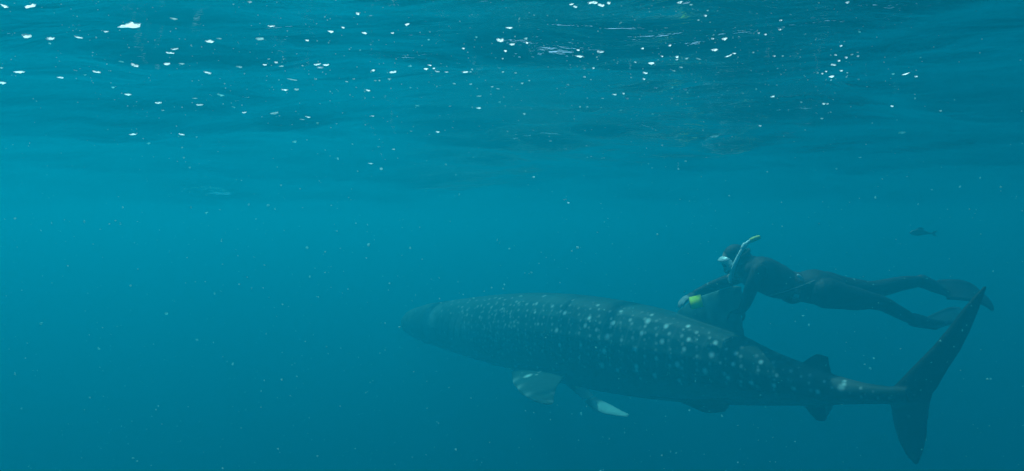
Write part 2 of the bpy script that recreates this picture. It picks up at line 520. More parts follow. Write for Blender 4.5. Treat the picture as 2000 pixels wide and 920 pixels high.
# gill slits and mouth line
for g_ in range(5):
    gs = .205 + .022 * g_
    w_ = np.exp(-((s_ - gs - .02 * (v_ - .5)) / .0035) ** 2) * np.clip((.80 - v_) * 6, 0, 1) * np.clip((v_ - .28) * 6, 0, 1) * (np.abs(no_[:, 2]) < .8)
    colr *= (1 - .8 * w_[:, None])
w_ = np.exp(-((v_ - .42) / .10) ** 2) * (s_ < .022)
colr *= (1 - .85 * w_[:, None])
lone = (((v_ < -.01) | (v_ < .07) & (np.abs(lat) > .12)) & (s_ > .70) & (s_ < .93) | (v_ > 1.03) & (s_ > .86))[:, None]      # dark hind fins
colr = np.where(lone, colr * .35, colr)
df_ = np.clip((v_ - 1.0) * 8, 0, 1) * (s_ > .6) * (s_ < .86)                # sunlight through the first dorsal fin painted in as a paler mottled tone
colr = colr * (1 - .55 * df_[:, None]) + np.array([.16, .34, .33]) * (.55 * df_ * (1 + .8 * nz2))[:, None]
tl_ = np.clip((s_ - .93) * 12, 0, 1)[:, None]; colr = colr * (1 - .55 * tl_)
set_col(body, np.clip(colr, 0, 1))
m, n, l = mat("shark_skin")
b = n["Principled BSDF"]
ca = n.new("ShaderNodeVertexColor"); ca.layer_name = "skin"
l.new(ca.outputs[0], b.inputs["Base Color"])
b.inputs["Roughness"].default_value = .6
b.inputs["Specular IOR Level"].default_value = .15
tc = n.new("ShaderNodeTexCoord"); no = n.new("ShaderNodeTexNoise"); no.inputs["Scale"].default_value = 90
l.new(tc.outputs["Object"], no.inputs["Vector"])
bp = n.new("ShaderNodeBump"); bp.inputs["Strength"].default_value = .35; bp.inputs["Distance"].default_value = .004
l.new(no.outputs[0], bp.inputs["Height"]); l.new(bp.outputs[0], b.inputs["Normal"])
me.materials.append(m)
eye_m = plain("eye", (.01, .01, .012), .15, .5, .1)
for sgn in (0, 1):
    h = on_body(846, 642)
    if h is not None:
        q = h if not sgn else h - SIDE * (2 * (h - P0).dot(SIDE))
        e = Geo(); e.ball(q, .022, n=8)
        e.build("eye", eye_m, root, O)
tag(root, "spotted whale shark swimming away to the left below the freediver", "whale shark")

# ------------------------------------------------------------------ freediver
D = empty("person", at(1560, 562, 4.75))
DO = D.location.copy()
neo = plain("neoprene", (.018, .021, .026), .75, .25, .3, 25, .15)
G = Geo()
YD = 4.75
side = (0, 1, 0)
# torso, prone, turned slightly away at the head
G.tube([at(1466, 532, 4.86), at(1488, 535, 4.85), at(1515, 548, 4.83), at(1552, 560, 4.80), at(1590, 560, 4.78), at(1622, 566, 4.76)],
       [(.13, .095), (.18, .118), (.17, .116), (.14, .092), (.165, .115), (.15, .10)], n=28, side=side)
# neck and head
G.tube([at(1478, 522, 4.86), at(1458, 514, 4.88), at(1444, 510, 4.90)], [.07, .062, .07], n=20, side=side)
HC = at(1441, 508, 4.90)                                     # head centre
hf = Vector((-.80, .10, -.52)).normalized()                   # where the face looks
hu = (Vector((-.50, 0, .86)) - hf * Vector((-.50, 0, .86)).dot(hf)).normalized()   # crown
hs = hf.cross(hu)
HM = Matrix((hs, hf, hu)).transposed()                       # columns: side, front, crown
G.ball(HC, (.076, .095, .112), HM, 18)
G.ball(HC + hf * .030 - hu * .055, (.055, .062, .062), HM, 12)     # jaw
G.tube([HC + hf * .088 + hu * .012, HC + hf * .105 - hu * .018, HC + hf * .098 - hu * .034], [.009, .014, .012], n=10)   # nose
G.ball(HC + hf * .086 - hu * .060, (.024, .012, .009), HM, 8)      # lips
for e in (-1, 1):
    G.ball(HC + hs * (.074 * e) - hu * .005, (.010, .02, .03), HM, 8)   # ears under the hood
# arms
armN = [at(1482, 530, 4.68), at(1470, 556, 4.68), at(1458, 588, 4.80), at(1449, 606, 4.93)]
G.tube(armN, [.054, .045, .038, .028], n=18)
armF = [at(1472, 528, 5.02), at(1437, 543, 5.04), at(1400, 556, 5.05), at(1360, 573, 5.04)]
G.tube(armF, [.056, .046, .040, .028], n=18)
# legs
G.tube([at(1612, 560, 4.86), at(1660, 568, 4.85), at(1706, 566, 4.82), at(1733, 560, 4.82), at(1765, 553, 4.84), at(1800, 549, 4.86)],
       [(.10, .105), (.088, .088), (.064, .060), (.058, .054), (.052, .047), (.036, .036)], n=20, side=side)
G.tube([at(1612, 572, 4.66), at(1662, 582, 4.66), at(1705, 588, 4.68), at(1728, 595, 4.70), at(1756, 610, 4.72), at(1786, 626, 4.74)],
       [(.10, .100), (.088, .078), (.064, .054), (.058, .048), (.050, .042), (.034, .032)], n=20, side=side)
# feet, toes pointed back inside the swim fins
G.tube([at(1798, 549, 4.86), at(1822, 560, 4.86), at(1850, 571, 4.86)], [(.036, .04), (.042, .032), (.04, .016)], n=14, side=side)
G.tube([at(1784, 625, 4.74), at(1808, 630, 4.76), at(1836, 630, 4.78)], [(.034, .036), (.042, .030), (.04, .016)], n=14, side=side)
# hands: palm, four fingers of different length, thumb off the side of the palm
def hand(w, aim, palm, curl, bias=1):
    f = aim.normalized(); p = (palm - f * palm.dot(f)).normalized(); s = f.cross(p) * bias
    M = Matrix((s, f, p)).transposed()
    G.tube([w - f * .01, w + f * .03, w + f * .085], [(.024, .020), (.037, .016), (.040, .014)], n=12, side=s)
    for k, (o_, ln) in enumerate(((-.030, .066), (-.010, .078), (.011, .072), (.031, .056))):
        b0 = w + f * (.082 - abs(o_) * .15) + s * o_
        c1 = curl * (.85 + .12 * k)
        d1 = (f * math.cos(c1 * .5) + p * math.sin(c1 * .5)); d2 = (f * math.cos(c1) + p * math.sin(c1)); d3 = (f * math.cos(c1 * 1.5) + p * math.sin(c1 * 1.5))
        a1 = b0 + d1 * ln * .45; a2 = a1 + d2 * ln * .33; a3 = a2 + d3 * ln * .26
        G.tube([b0 - f * .02, b0, a1, a2, a3], [.0095, .0098, .0092, .0085, .0072], n=8, sub=2)
    t0 = w + f * .028 - s * .030
    t1 = t0 + (f * .55 - s * .75 + p * .35).normalized() * .034; t2 = t1 + (f * .8 - s * .2 + p * .6).normalized() * .028; t3 = t2 + (f * .8 + s * .1 + p * .7).normalized() * .022
    G.tube([t0 + s * .018, t0, t1, t2, t3], [.012, .0135, .0115, .0105, .008], n=8, sub=2)
hand(armN[-1], Vector((-.35, .75, -.35)), Vector((-.3, 0, -1)), .75)
hand(armF[-1], Vector((-.78, -.02, -.38)), Vector((.1, .2, -1)), .55)
db = G.build("body", None, D, DO)
bpy.context.view_layer.update()
remesh(db, 0.0055, 4, .5)
co = coords(db) + np.array(DO)
cc = np.tile(np.array([.006, .013, .019]), (len(co), 1))
vn = np.array([noise.noise(Vector(p) * 9) for p in co])[:, None]
cc = cc * (1 + .5 * vn)
def blend(mask, col):
    global cc
    mask = mask[:, None]
    cc = cc * (1 - mask) + np.array(col) * mask
face = co - np.array(HC)
fd = face @ np.array(hf)
blend(np.clip((fd - .045) * 60, 0, 1) * (np.linalg.norm(face, axis=1) < .17), (.46, .30, .23))
fh = co - np.array(armF[-1]); d_ = fh @ np.array(Vector((-.78, -.02, -.38)).normalized())
blend(np.clip((d_ - .055) * 60, 0, 1) * .45 * (np.linalg.norm(fh, axis=1) < .25), (.70, .80, .80))
set_col(db, np.clip(cc, 0, 1))
m, n, l = mat("wetsuit_and_skin")
b = n["Principled BSDF"]; ca = n.new("ShaderNodeVertexColor"); ca.layer_name = "skin"
l.new(ca.outputs[0], b.inputs["Base Color"]); b.inputs["Roughness"].default_value = .7; b.inputs["Specular IOR Level"].default_value = .3
tc = n.new("ShaderNodeTexCoord"); no = n.new("ShaderNodeTexNoise"); no.inputs["Scale"].default_value = 14; no.inputs["Detail"].default_value = 3
l.new(tc.outputs["Object"], no.inputs["Vector"])
bp = n.new("ShaderNodeBump"); bp.inputs["Strength"].default_value = .5; bp.inputs["Distance"].default_value = .012
l.new(no.outputs[0], bp.inputs["Height"]); l.new(bp.outputs[0], b.inputs["Normal"])
db.data.materials.append(m)

silicone = plain("clear_silicone", (.62, .80, .82), .35, .5, .1)
m, n, l = mat("mask_glass"); b = n["Principled BSDF"]
b.inputs["Base Color"].default_value = (.55, .75, .8, 1); b.inputs["Roughness"].default_value = .05; b.inputs["Specular IOR Level"].default_value = .8
glass = m
# mask: skirt, lens, strap
mc = HC + hf * .088 + hu * .022
def ringpts(c, rx, rz, d, n_=24, ex=.75):
    out = []
    for j in range(n_):
        t = 2 * math.pi * j / n_; c_, s_ = math.cos(t), math.sin(t)
        out.append(c + hf * (d - .022 * abs(c_) ** 2) + hs * math.copysign(abs(c_) ** ex, c_) * rx + hu * math.copysign(abs(s_) ** ex, s_) * rz)
    return out
G = Geo(); G.rings([ringpts(mc, .082, .052, -.022), ringpts(mc, .084, .054, -.004), ringpts(mc, .076, .047, .022), ringpts(mc, .066, .038, .024), ringpts(mc, .064, .036, .012)], cap=False)
mask = G.build("mask", silicone, D, DO)
G = Geo(); G.rings([ringpts(mc, .065, .037, .014), ringpts(mc, .065, .037, .019)])
link_ = G.build("lens", glass, mask, Vector((0, 0, 0)))
for v in link_.data.vertices: v.co -= DO
G = Geo(); R_ = []
for j in range(36):
    t = 2 * math.pi * j / 36
    c_ = HC + hu * .02 + hs * math.cos(t) * .084 + hf * math.sin(t) * .101
    o_ = (hs * math.cos(t) + hf * math.sin(t))
    R_.append([c_ + hu * .009, c_ + hu * .009 + o_ * .004, c_ - hu * .009 + o_ * .004, c_ - hu * .009])
R_.append(R_[0]); G.rings(R_, cap=False)
sm_ = G.build("mask_strap", plain("strap_rubber", (.05, .05, .06), .5), mask)
for v in sm_.data.vertices: v.co -= DO
# snorkel
MO = HC + hf * .098 - hu * .062
G = Geo()
SN = [MO, MO + Vector((-.01, -.035, -.035)), at(1433, 522, 4.80), at(1441, 503, 4.79), at(1450, 487, 4.79), at(1457, 477, 4.79), at(1466, 470, 4.79)]
G.tube(SN, [.013, .013, .0125, .0115, .0115, .0115, .0115], n=14, dome=False, sub=5)
white_pl = plain("snorkel_plastic", (.75, .88, .88), .4, .5, .08)
sn = G.build("snorkel", white_pl, D, DO)
G = Geo(); G.tube([at(1465, 470.5, 4.79), at(1474, 466.5, 4.79), at(1484, 463, 4.79)], [.0145, .0155, .0135], n=14, dome=False)
t_ = G.build("snorkel_tip", plain("yellow_plastic", (.80, .85, .12), .5, .4, .05), sn)
for v in t_.data.vertices: v.co -= DO
G = Geo(); G.tube([at(1451.5, 484, 4.79), at(1455, 478.5, 4.79)], [.017, .017], n=12)
t_ = G.build("snorkel_clip", white_pl, sn)
for v in t_.data.vertices: v.co -= DO
# weight belt
belt = plain("belt_webbing", (.03, .03, .035), .8)
wc = at(1552, 561, 4.80); wd = (at(1590, 561, 4.78) - at(1520, 549, 4.83)).normalized()
def band(c, d, ra, rb, w, th, m_, name, parent, t0=0, t1=360, cut=40):
    a = Vector((0, 1, 0)); a = (a - d * a.dot(d)).normalized(); b_ = d.cross(a)
    G = Geo(); rr = []
    for j in range(cut + 1):
        t = R(t0 + (t1 - t0) * j / cut)
        q = a * math.cos(t) * ra + b_ * math.sin(t) * rb; o_ = q.normalized()
        rr.append([c + q - d * w, c + q + o_ * th - d * w, c + q + o_ * th + d * w, c + q + d * w])
    G.rings(rr, cap=(t1 - t0) < 360)
    return G.build(name, m_, parent, DO, smooth=False)
wb = band(wc, wd, .143, .096, .025, .006, belt, "weight_belt", D)
for (t0, t1, col, w_, nm) in ((222, 236, (.55, .16, .20), .017, "belt_mark"), (204, 216, (.45, .85, .80), .015, "belt_mark"), (184, 197, (.50, .14, .18), .017, "belt_mark")):
    k_ = band(wc, wd, .147, .100, w_, .008, plain("mark%d" % t0, col, .6), nm, D, t0, t1, 6)
    k_.parent = wb
G = Geo(); G.tube([at(1559, 538, 4.645), at(1563, 541, 4.645), at(1566, 545, 4.645)], [.010, .011, .009], n=10)
k_ = G.build("buckle", plain("steel", (.7, .75, .75), .3, .6), wb); 
for v in k_.data.vertices: v.co -= DO
G = Geo(); G.tube([at(1534, 584, 4.78), at(1546, 587, 4.78), at(1556, 586, 4.78)], [(.05, .018), (.052, .022), (.05, .018)], n=14, side=side)
k_ = G.build("lead_weight", plain("lead", (.07, .07, .075), .6), wb)
for v in k_.data.vertices: v.co -= DO
G = Geo(); G.tube([at(1500, 577, 4.655), at(1520, 573, 4.63), at(1545, 565, 4.645), at(1568, 557, 4.635), at(1592, 547, 4.63)], [.0022] * 5, n=6, dome=False)
G.build("cord", plain("white_cord", (.34, .38, .38), .7), D, DO)
# swim fins: foot pocket and long blade with side ribs
fin_m = plain("fin_rubber", (.008, .018, .028), .55, .4, .2)
fin2_m = plain("fin_blade_pale", (.04, .11, .14), .4, .5, .2)
def swim_fin(a, b, c, wdir, w0, w1, m_, m2):
    """a ankle, b toes, c tip"""
    G = Geo()
    nd = (b - a).cross(wdir).normalized()
    G.tube([a, a.lerp(b, .45), b], [(.046, .044), (.053, .034), (.055, .018)], n=16, side=wdir)
    fo = G.build("swim_fin", m_, D, DO)
    G = Geo(); rr = []
    for k in range(15):
        t = k / 14
        p = b.lerp(c, t) - (b - a) * .12 * (1 - t) + nd * (.035 * math.sin(t * math.pi))
        w_ = w0 + (w1 - w0) * t ** .8
        if t > .93: w_ *= .93
        th = .006 * (1 - t) + .0018
        row = []
        for j in range(11):
            u = -1 + 2 * j / 10
            row.append(p + wdir * (u * w_) + nd * (th + (.006 if abs(u) > .85 else 0)) + (c - b).normalized() * (-.03 * u * u * (t ** 2)))
        for j in range(10, -1, -1):
            u = -1 + 2 * j / 10
            row.append(p + wdir * (u * w_) - nd * (th + (.006 if abs(u) > .85 else 0)) + (c - b).normalized() * (-.03 * u * u * (t ** 2)))
        rr.append(row)
    G.rings(rr)
    bl_ = G.build("fin_blade", m2, fo)
    for v in bl_.data.vertices: v.co -= DO
swim_fin(at(1800, 549, 4.86), at(1846, 568, 4.86), at(1934, 587, 4.80), Vector((-.12, .70, .70)).normalized(), .075, .100, fin_m, fin_m)
swim_fin(at(1785, 625, 4.74), at(1822, 632, 4.77), at(1888, 616, 4.98), Vector((.02, .80, .62)).normalized(), .052, .078, fin_m, fin2_m)
tag(D, "freediver in black wetsuit stretched out flat holding the whale shark's dorsal fin", "person")

# bright yellow device in the far hand
T = empty("yellow_dive_tag", at(1359, 592, 4.78)); TO = T.location.copy()
def boxy(c, a, b_, d, name, m_, parent, org, bev=.004):
    bm = bmesh.new(); bmesh.ops.create_cube(bm, size=1)
    for v in bm.verts:
        q = v.co.copy(); v.co = c + a * q.x + b_ * q.y + d * q.z - org
    bmesh.ops.bevel(bm, geom=bm.edges[:], offset=bev, segments=2, affect='EDGES')
    bmesh.ops.recalc_face_normals(bm, faces=bm.faces)
    me_ = bpy.data.meshes.new(name); bm.to_mesh(me_); bm.free()
    return link(name, me_, m_, parent)
ta = Vector((.97, .1, .22)).normalized(); tb = Vector((-.05, .62, .78)).normalized(); tn = ta.cross(tb).normalized()
if tn.y > 0: tn = -tn
boxy(TO, ta * .085, tb * .066, tn * .022, "casing", plain("dark_casing", (.03, .035, .035), .5), T, TO, .008)
boxy(TO + tn * .013, ta * .080, tb * .092, tn * .014, "yellow_panel", plain("fluorescent_yellow", (.80, 1.0, .02), .6, .2, .02), T, TO, .003)
tag(T, "small bright yellow-green square on a dark casing at the freediver's front hand", "dive tag")

# ------------------------------------------------------------------ small fish beyond the diver's legs
FR = empty("small_fish", at(1800, 455, 6.0)); FO = FR.location.copy()
fish_m = plain("fish_skin", (.06, .08, .08), .4, .5, .4, 40)
G = Geo()
G.tube([at(1778, 455, 6.0), at(1784, 454.5, 6.0), at(1793, 454, 6.0), at(1804, 454.5, 6.0), at(1815, 455.5, 6.0), at(1822, 456, 6.0)], [(.006, .008), (.012, .022), (.016, .029), (.011, .020), (.005, .009), (.003, .005)], n=14, side=(0, 1, 0))
G.blade([(at(1818, 456, 6.0), at(1826, 456, 6.0), .003, Vector((0, 1, 0))), (at(1824, 451, 6.0), at(1832, 450, 6.0), .0015, Vector((0, 1, 0)))])
G.blade([(at(1818, 456, 6.0), at(1826, 456, 6.0), .003, Vector((0, 1, 0))), (at(1824, 461, 6.0), at(1831, 462, 6.0), .0015, Vector((0, 1, 0)))])
G.blade([(at(1789, 449, 6.0), at(1806, 451, 6.0), .004, Vector((0, 1, 0))), (at(1795, 443, 6.0), at(1803, 445, 6.0), .0015, Vector((0, 1, 0)))])
fb = G.build("body", fish_m, FR, FO)
bpy.context.view_layer.update()
remesh(fb, .0016, 1, .3)
e = Geo(); e.ball(at(1784, 452.5, 5.986), .0035, n=6); e.build("eye", eye_m, FR, FO)
tag(FR, "small dark fish swimming in open water above the freediver's legs", "fish")

# ------------------------------------------------------------------ surface glints of light modelled as flecks, and bubbles
m, n, l = mat("glint")
n.clear()
df = n.new("ShaderNodeBsdfDiffuse"); df.inputs[0].default_value = (.78, .95, .95, 1)
tl = n.new("ShaderNodeBsdfTranslucent"); tl.inputs[0].default_value = (.80, .97, .97, 1)
mx = n.new("ShaderNodeMixShader"); mx.inputs[0].default_value = .9
l.new(df.outputs[0], mx.inputs[1]); l.new(tl.outputs[0], mx.inputs[2])
om = n.new("ShaderNodeOutputMaterial"); l.new(mx.outputs[0], om.inputs["Surface"])
glint = m
def speck_mat(name, col):
    m, n, l = mat(name); n.clear()
    df = n.new("ShaderNodeBsdfDiffuse"); df.inputs[0].default_value = (*col, 1)
    tl = n.new("ShaderNodeBsdfTranslucent"); tl.inputs[0].default_value = (*col, 1)
    tp = n.new("ShaderNodeBsdfTransparent")
    mx = n.new("ShaderNodeMixShader"); mx.inputs[0].default_value = .5
    l.new(df.outputs[0], mx.inputs[1]); l.new(tl.outputs[0], mx.inputs[2])
    # jelly-like: thin rims let the water show through
    lw = n.new("ShaderNodeLayerWeight"); lw.inputs[0].default_value = .35
    m2 = n.new("ShaderNodeMixShader")
    l.new(lw.outputs["Facing"], m2.inputs[0]); l.new(mx.outputs[0], m2.inputs[1]); l.new(tp.outputs[0], m2.inputs[2])
    om = n.new("ShaderNodeOutputMaterial"); l.new(m2.outputs[0], om.inputs["Surface"])
    return m
dim = speck_mat("soft_speck", (.22, .80, .80))
film = speck_mat("thin_glint_bubble", (.50, .85, .84))
sbvh = BVHTree.FromPolygons([tuple(p) for p in V], [tuple(int(q) for q in f) for f in Fq])
FL = """9,11,13,10,6 61,11,23,10,9 52,69,21,15,9 99,75,19,8,9 97,84,7,6,3 153,72,21,6,9 207,61,10,6,9 254,49,56,16,9 340,36,18,8,5 341,95,18,6,9 333,103,20,4,6 326,124,13,9,8 265,127,17,9,6 237,120,14,3,3
190,140,18,6,9 147,137,10,5,5 38,140,20,7,9 2,132,8,6,5 5,161,14,8,8 118,151,14,5,8 166,146,8,4,3 221,170,6,8,3 250,184,13,6,6 310,200,16,6,6 318,215,8,5,5 488,3,10,7,7 530,50,16,7,9 410,80,17,9,9 428,75,12,6,4 507,75,20,11,4
539,121,8,7,9 517,126,9,5,7 525,115,6,4,5 550,129,11,5,5 467,130,14,8,5 406,141,18,6,9 355,124,12,6,4 646,61,12,7,9 670,53,8,5,7 600,78,9,5,7 699,26,8,8,9 620,125,16,6,9 638,126,14,6,9 626,131,14,6,9 591,128,6,4,4
570,155,24,5,5 617,154,7,5,5 677,159,7,5,5 691,154,6,3,4 557,175,15,5,6 580,174,12,8,4 431,185,16,8,2 381,192,12,3,5 390,204,15,6,7 457,209,8,3,3 477,219,10,6,6 536,221,20,4,4 601,228,10,5,6 590,233,12,4,5
712,64,11,6,9 767,64,7,5,8 795,47,10,7,9 837,77,6,6,3 930,72,6,6,3 905,94,6,6,7 995,54,15,5,8 978,77,17,12,9 1000,86,11,7,9 987,99,6,6,8 1027,75,9,7,4 1029,83,6,6,7 982,114,5,6,5 982,140,6,6,5 1007,142,6,6,4
729,137,8,6,7 769,140,17,6,9 802,129,8,4,3 832,134,9,6,7 839,127,8,4,8 847,133,6,5,7 854,139,11,5,8 872,140,8,5,9 908,140,14,6,9 919,140,5,5,5 922,135,6,4,4 733,157,6,5,4 741,157,5,5,4 760,154,6,6,4 719,176,9,5,7
887,163,7,5,4 919,164,7,5,4 936,187,12,6,5 935,210,12,5,8 961,169,7,5,4 972,173,8,5,5 1020,162,6,6,4 1034,157,5,5,4 879,207,7,6,4 815,206,10,4,3 728,226,7,4,6 1024,222,7,6,4 976,199,6,4,3
1116,8,9,5,7 1124,13,10,5,8 1154,4,16,8,9 1163,5,10,7,9 1175,10,16,5,8 1189,5,8,9,6 1328,4,12,7,6 1340,5,16,6,7 1350,9,8,4,5 1382,20,4,6,5 1378,30,6,7,6 1364,39,5,5,4 1392,75,6,6,9 1396,97,14,7,9 1129,97,7,7,9 1132,109,19,6,9
1173,100,16,9,9 1166,111,4,6,5 1159,132,6,5,7 1255,94,6,6,9 1308,88,6,7,7 1293,109,6,6,8 1322,110,8,8,8 1322,116,6,4,7 1241,121,5,5,6 1272,123,14,6,9 1261,142,11,6,9 1258,154,6,6,6 1142,150,6,5,6 1154,155,4,4,4
1109,165,6,6,5 1141,170,4,4,4 1189,167,6,4,3 1233,151,5,5,4 1282,171,8,6,9 1339,174,9,7,8 1200,184,9,5,9 1218,182,5,6,6 1225,191,9,6,8 1177,192,6,4,5 1133,208,5,6,4 1147,208,5,5,4 1174,210,6,4,3 1212,215,7,4,3
1312,192,6,4,4 1341,114,8,6,4 1330,131,8,5,5 1316,138,8,4,5 1364,115,12,3,4 1415,75,12,9,9 1422,109,15,7,9 1434,104,8,4,8 1482,64,4,6,6 1495,67,5,5,7 1525,39,6,6,6 1523,57,6,7,7 1655,4,9,7,9 1471,102,5,6,4
1512,109,6,6,6 1529,109,5,5,4 1642,89,6,6,7 1632,107,5,5,6 1638,118,6,6,7 1628,126,11,7,9 1643,137,8,6,9 1624,149,11,6,8 1613,139,5,5,7 1606,143,4,7,6 1597,142,4,6,5 1623,156,4,5,4 1653,112,6,6,6 1664,106,6,6,4
1675,102,4,4,5 1676,109,5,5,7 1655,142,4,4,4 1653,150,4,4,4 1679,62,6,5,3 1509,188,9,6,9 1565,199,6,5,5 1609,202,7,6,7 1616,202,6,5,6 1742,207,7,4,6 1769,144,17,6,9 1789,149,6,5,8 1744,144,8,6,2 1837,216,6,6,5
260,262,14,4,6 355,262,14,5,8 290,279,9,8,3 575,276,10,10,3 855,257,8,5,8 803,256,6,3,4 769,291,6,4,6 724,319,10,4,7 745,330,6,4,6 1485,245,6,5,6 1605,231,8,4,5 1075,275,8,3,4 1042,345,6,4,6 1293,283,5,4,4
1325,330,5,4,4 1680,307,8,6,3 1762,258,18,12,2 1103,389,8,4,8 1110,395,6,5,8"""
LAB = {
 "254,49": "largest white glint fleck, long and leaf shaped, near the top left of the surface",
 "61,11": "slanting bright glint fleck in the top left corner above the round one",
 "52,69": "thick rounded square glint fleck at the far left, below the slanting one",
 "99,75": "flat topped glint fleck directly right of the rounded square one",
 "153,72": "thin bright glint streak left of the largest foam fleck",
 "410,80": "bright oval glint fleck with a dim smaller one touching its right end",
 "530,50": "lone greenish white oval glint fleck high between the left and middle clusters",
 "507,75": "large dim blurred glint fleck below the greenish white oval",
 "978,77": "bright white fleck with a reddish lower rim, biggest in the top centre",
 "995,54": "narrow glint streak just above the biggest fleck of the top centre",
 "1173,100": "lumpy bright glint fleck right of a long narrow one, top right of centre",
 "1132,109": "long narrow glint fleck under a small round one, top right of centre",
 "1154,4": "bluish white bubble clump cut by the upper edge of the frame right of centre",
 "1340,5": "pale blue hatched bubble clump on the upper frame edge, right of the other clump",
 "1422,109": "slanted bright glint streak, largest right of the centre cluster",
 "1415,75": "ragged bright glint fleck above the slanted streak",
 "1628,126": "brightest fleck of the scattered cluster at upper right",
 "1769,144": "thin slanted glint streak far right under the surface",
 "1762,258": "large faint round blob alone at the right below the surface",
 "1103,389": "short bright fleck floating alone in open water above the shark's back",
}
SHORT = {"254,49": "the long leaf shaped fleck", "52,69": "the rounded square fleck", "410,80": "the bright oval fleck", "530,50": "the lone greenish oval fleck",
 "626,131": "the triple bright fleck", "390,204": "the flat pair of flecks", "855,258": "the low middle fleck", "854,139": "the arched chain of flecks", "978,77": "the reddish rimmed fleck",
 "1154,4": "the bluish top edge clump", "1340,5": "the hatched top edge clump", "1173,100": "the lumpy bright fleck", "1272,123": "the broad flat bright fleck",
 "1200,184": "the lower middle cluster", "1422,109": "the slanted bright streak", "1628,126": "the right cluster's brightest fleck", "1523,57": "the upper right pair", "1509,188": "the lone low right fleck", "1769,144": "the thin far right streak",
 "118,151": "the wispy left fleck"}
USED = {}
def relation(px, py, marks):
    """where a speck lies next to the nearest landmark, with its rank there"""
    k_, (mx_, my_), nm_ = min(((q, p_, n_) for q, (p_, n_) in enumerate(marks)), key=lambda t: math.hypot(px - t[1][0], 1.4 * (py - t[1][1])))
    dx, dy = px - mx_, 1.4 * (py - my_)
    a_ = math.degrees(math.atan2(-dy, dx)) % 360
    w_ = ("right of", "up and right of", "straight above", "up and left of", "left of", "down and left of", "straight below", "down and right of")[int((a_ + 22.5) // 45) % 8]
    if math.hypot(dx, dy) < 2: return "itself " + nm_, (k_, "self")
    return w_ + " " + nm_, (k_, w_)
NTH = ("nearest", "second nearest", "third nearest", "fourth nearest", "fifth nearest", "sixth nearest", "seventh nearest", "eighth nearest", "ninth nearest", "tenth nearest")
def rank_labels(items, marks, noun):
    """items: (key, px, py, adjective) -> label per key"""
    bins = {}
    for key, px, py, adj in items:
        t_, b_ = relation(px, py, marks)
        d_ = math.hypot(px - marks[b_[0]][0][0], 1.4 * (py - marks[b_[0]][0][1]))
        bins.setdefault(b_, []).append((d_, key, t_, adj))
    out = {}
    for b_, li in bins.items():
        li.sort()
        for q, (d_, key, t_, adj) in enumerate(li):
            if t_.startswith("itself "):
                out[key] = t_[7:].replace("the ", "", 1) + ", a " + adj + " one under the rippled surface"
            elif len(li) == 1: out[key] = adj + " " + noun + " " + t_
            else: out[key] = adj + " " + noun + " " + t_ + ", " + NTH[min(q, 9)] + " there"
    return out
items = []
for tkn in FL.split():
    px, py, w, h, b_ = map(float, tkn.split(','))
    items.append((tkn.rsplit(',', 3)[0], px, py, ("tiny " if w < 8.5 else "small ") + ("white" if b_ >= 6 else "dim")))
marks = [(tuple(map(float, k_.split(','))), n_) for k_, n_ in SHORT.items()]
AUTO = rank_labels(items, marks, "speck")
rf = random.Random(5)
protos = []
for k in range(9):
    bm = bmesh.new()
    bmesh.ops.create_icosphere(bm, subdivisions=3, radius=.5)
    sd_ = Vector((k * 7.3, 2.1 * k, 0))
    for v in bm.verts:
        q = v.co.normalized()
        r_ = .5 * (1 + .55 * noise.noise(q * 1.6 + sd_) + .32 * noise.noise(q * 3.6 + sd_))
        v.co = q * r_
        v.co.z *= .8 + .35 * noise.noise(q * 2 + sd_)
    me_ = bpy.data.meshes.new("glint_fleck"); bm.to_mesh(me_); bm.free()
    me_.polygons.foreach_set("use_smooth", [True] * len(me_.polygons))
    protos.append(me_)
# the leaf-shaped one
for me_ in protos:                                   # open at the top, so sun passes in and lights the lower wall
    bm = bmesh.new(); bm.from_mesh(me_)
    bmesh.ops.delete(bm, geom=[f for f in bm.faces if f.calc_center_median().z > .06], context='FACES')
    bm.to_mesh(me_); bm.free()
big = protos[0].copy()
for v in big.vertices:
    u = v.co.x * 2
    v.co.y *= (1 - .75 * max(0, -u)) ; v.co.z = v.co.z * (1 - .72 * max(0, -u)) * (1 if v.co.z > 0 else .45) + (.05 if u > 0 else -.12)
pm = {}
for i, tkn in enumerate(FL.split()):
    px, py, w, h, b_ = map(float, tkn.split(','))
    d = (at(px, py, 1.0) - CAM).normalized()
    hit = sbvh.ray_cast(CAM, d)[0]
    if py > 330 or hit is None or hit.y > 14:
        hit = CAM + d * rf.uniform(3.0, 5.0)
    dist = hit.y
    if py < 330:                                # glint stand-ins hung in the top hand's breadth of water
        k_ = 1 - rf.uniform(.10, .20) / max(.3, hit.z - CAM.z)
        hit = CAM + (hit - CAM) * k_; dist = hit.y
    loc = hit
    mt = glint if b_ >= 6 else (film if b_ >= 4 else dim)
    key = tkn.rsplit(',', 3)[0]
    src = big if key == "254,49" else protos[rf.randrange(9)]
    kk = (src.name, mt.name)
    if kk not in pm:
        q = src.copy(); q.materials.clear(); q.materials.append(mt); pm[kk] = q
    o = bpy.data.objects.new("glint_fleck", pm[kk])
    o.location = loc
    sc = .84 if b_ >= 6 else .76
    ww = w / F * dist * sc; hh = h / F * dist * sc
    o.scale = (ww, max(hh, ww * .6), hh)
    o.rotation_euler = (rf.uniform(-.15, .15), rf.uniform(-.22, .22) if key != "254,49" else -.06, rf.uniform(-.3, .3))
    if key in ("61,11", "1422,109", "1769,144"):
        o.rotation_euler = (0, -.33, 0)
        o.scale = (ww * 1.1, ww * .5, hh * .62)
    if py < 330: o.scale.z *= .85
    C.objects.link(o)
    lab = LAB.get(key)
    if not lab:
        lab = AUTO[key]
    tag(o, lab, "foam fleck", "flecks standing in for glints of light on the surface")

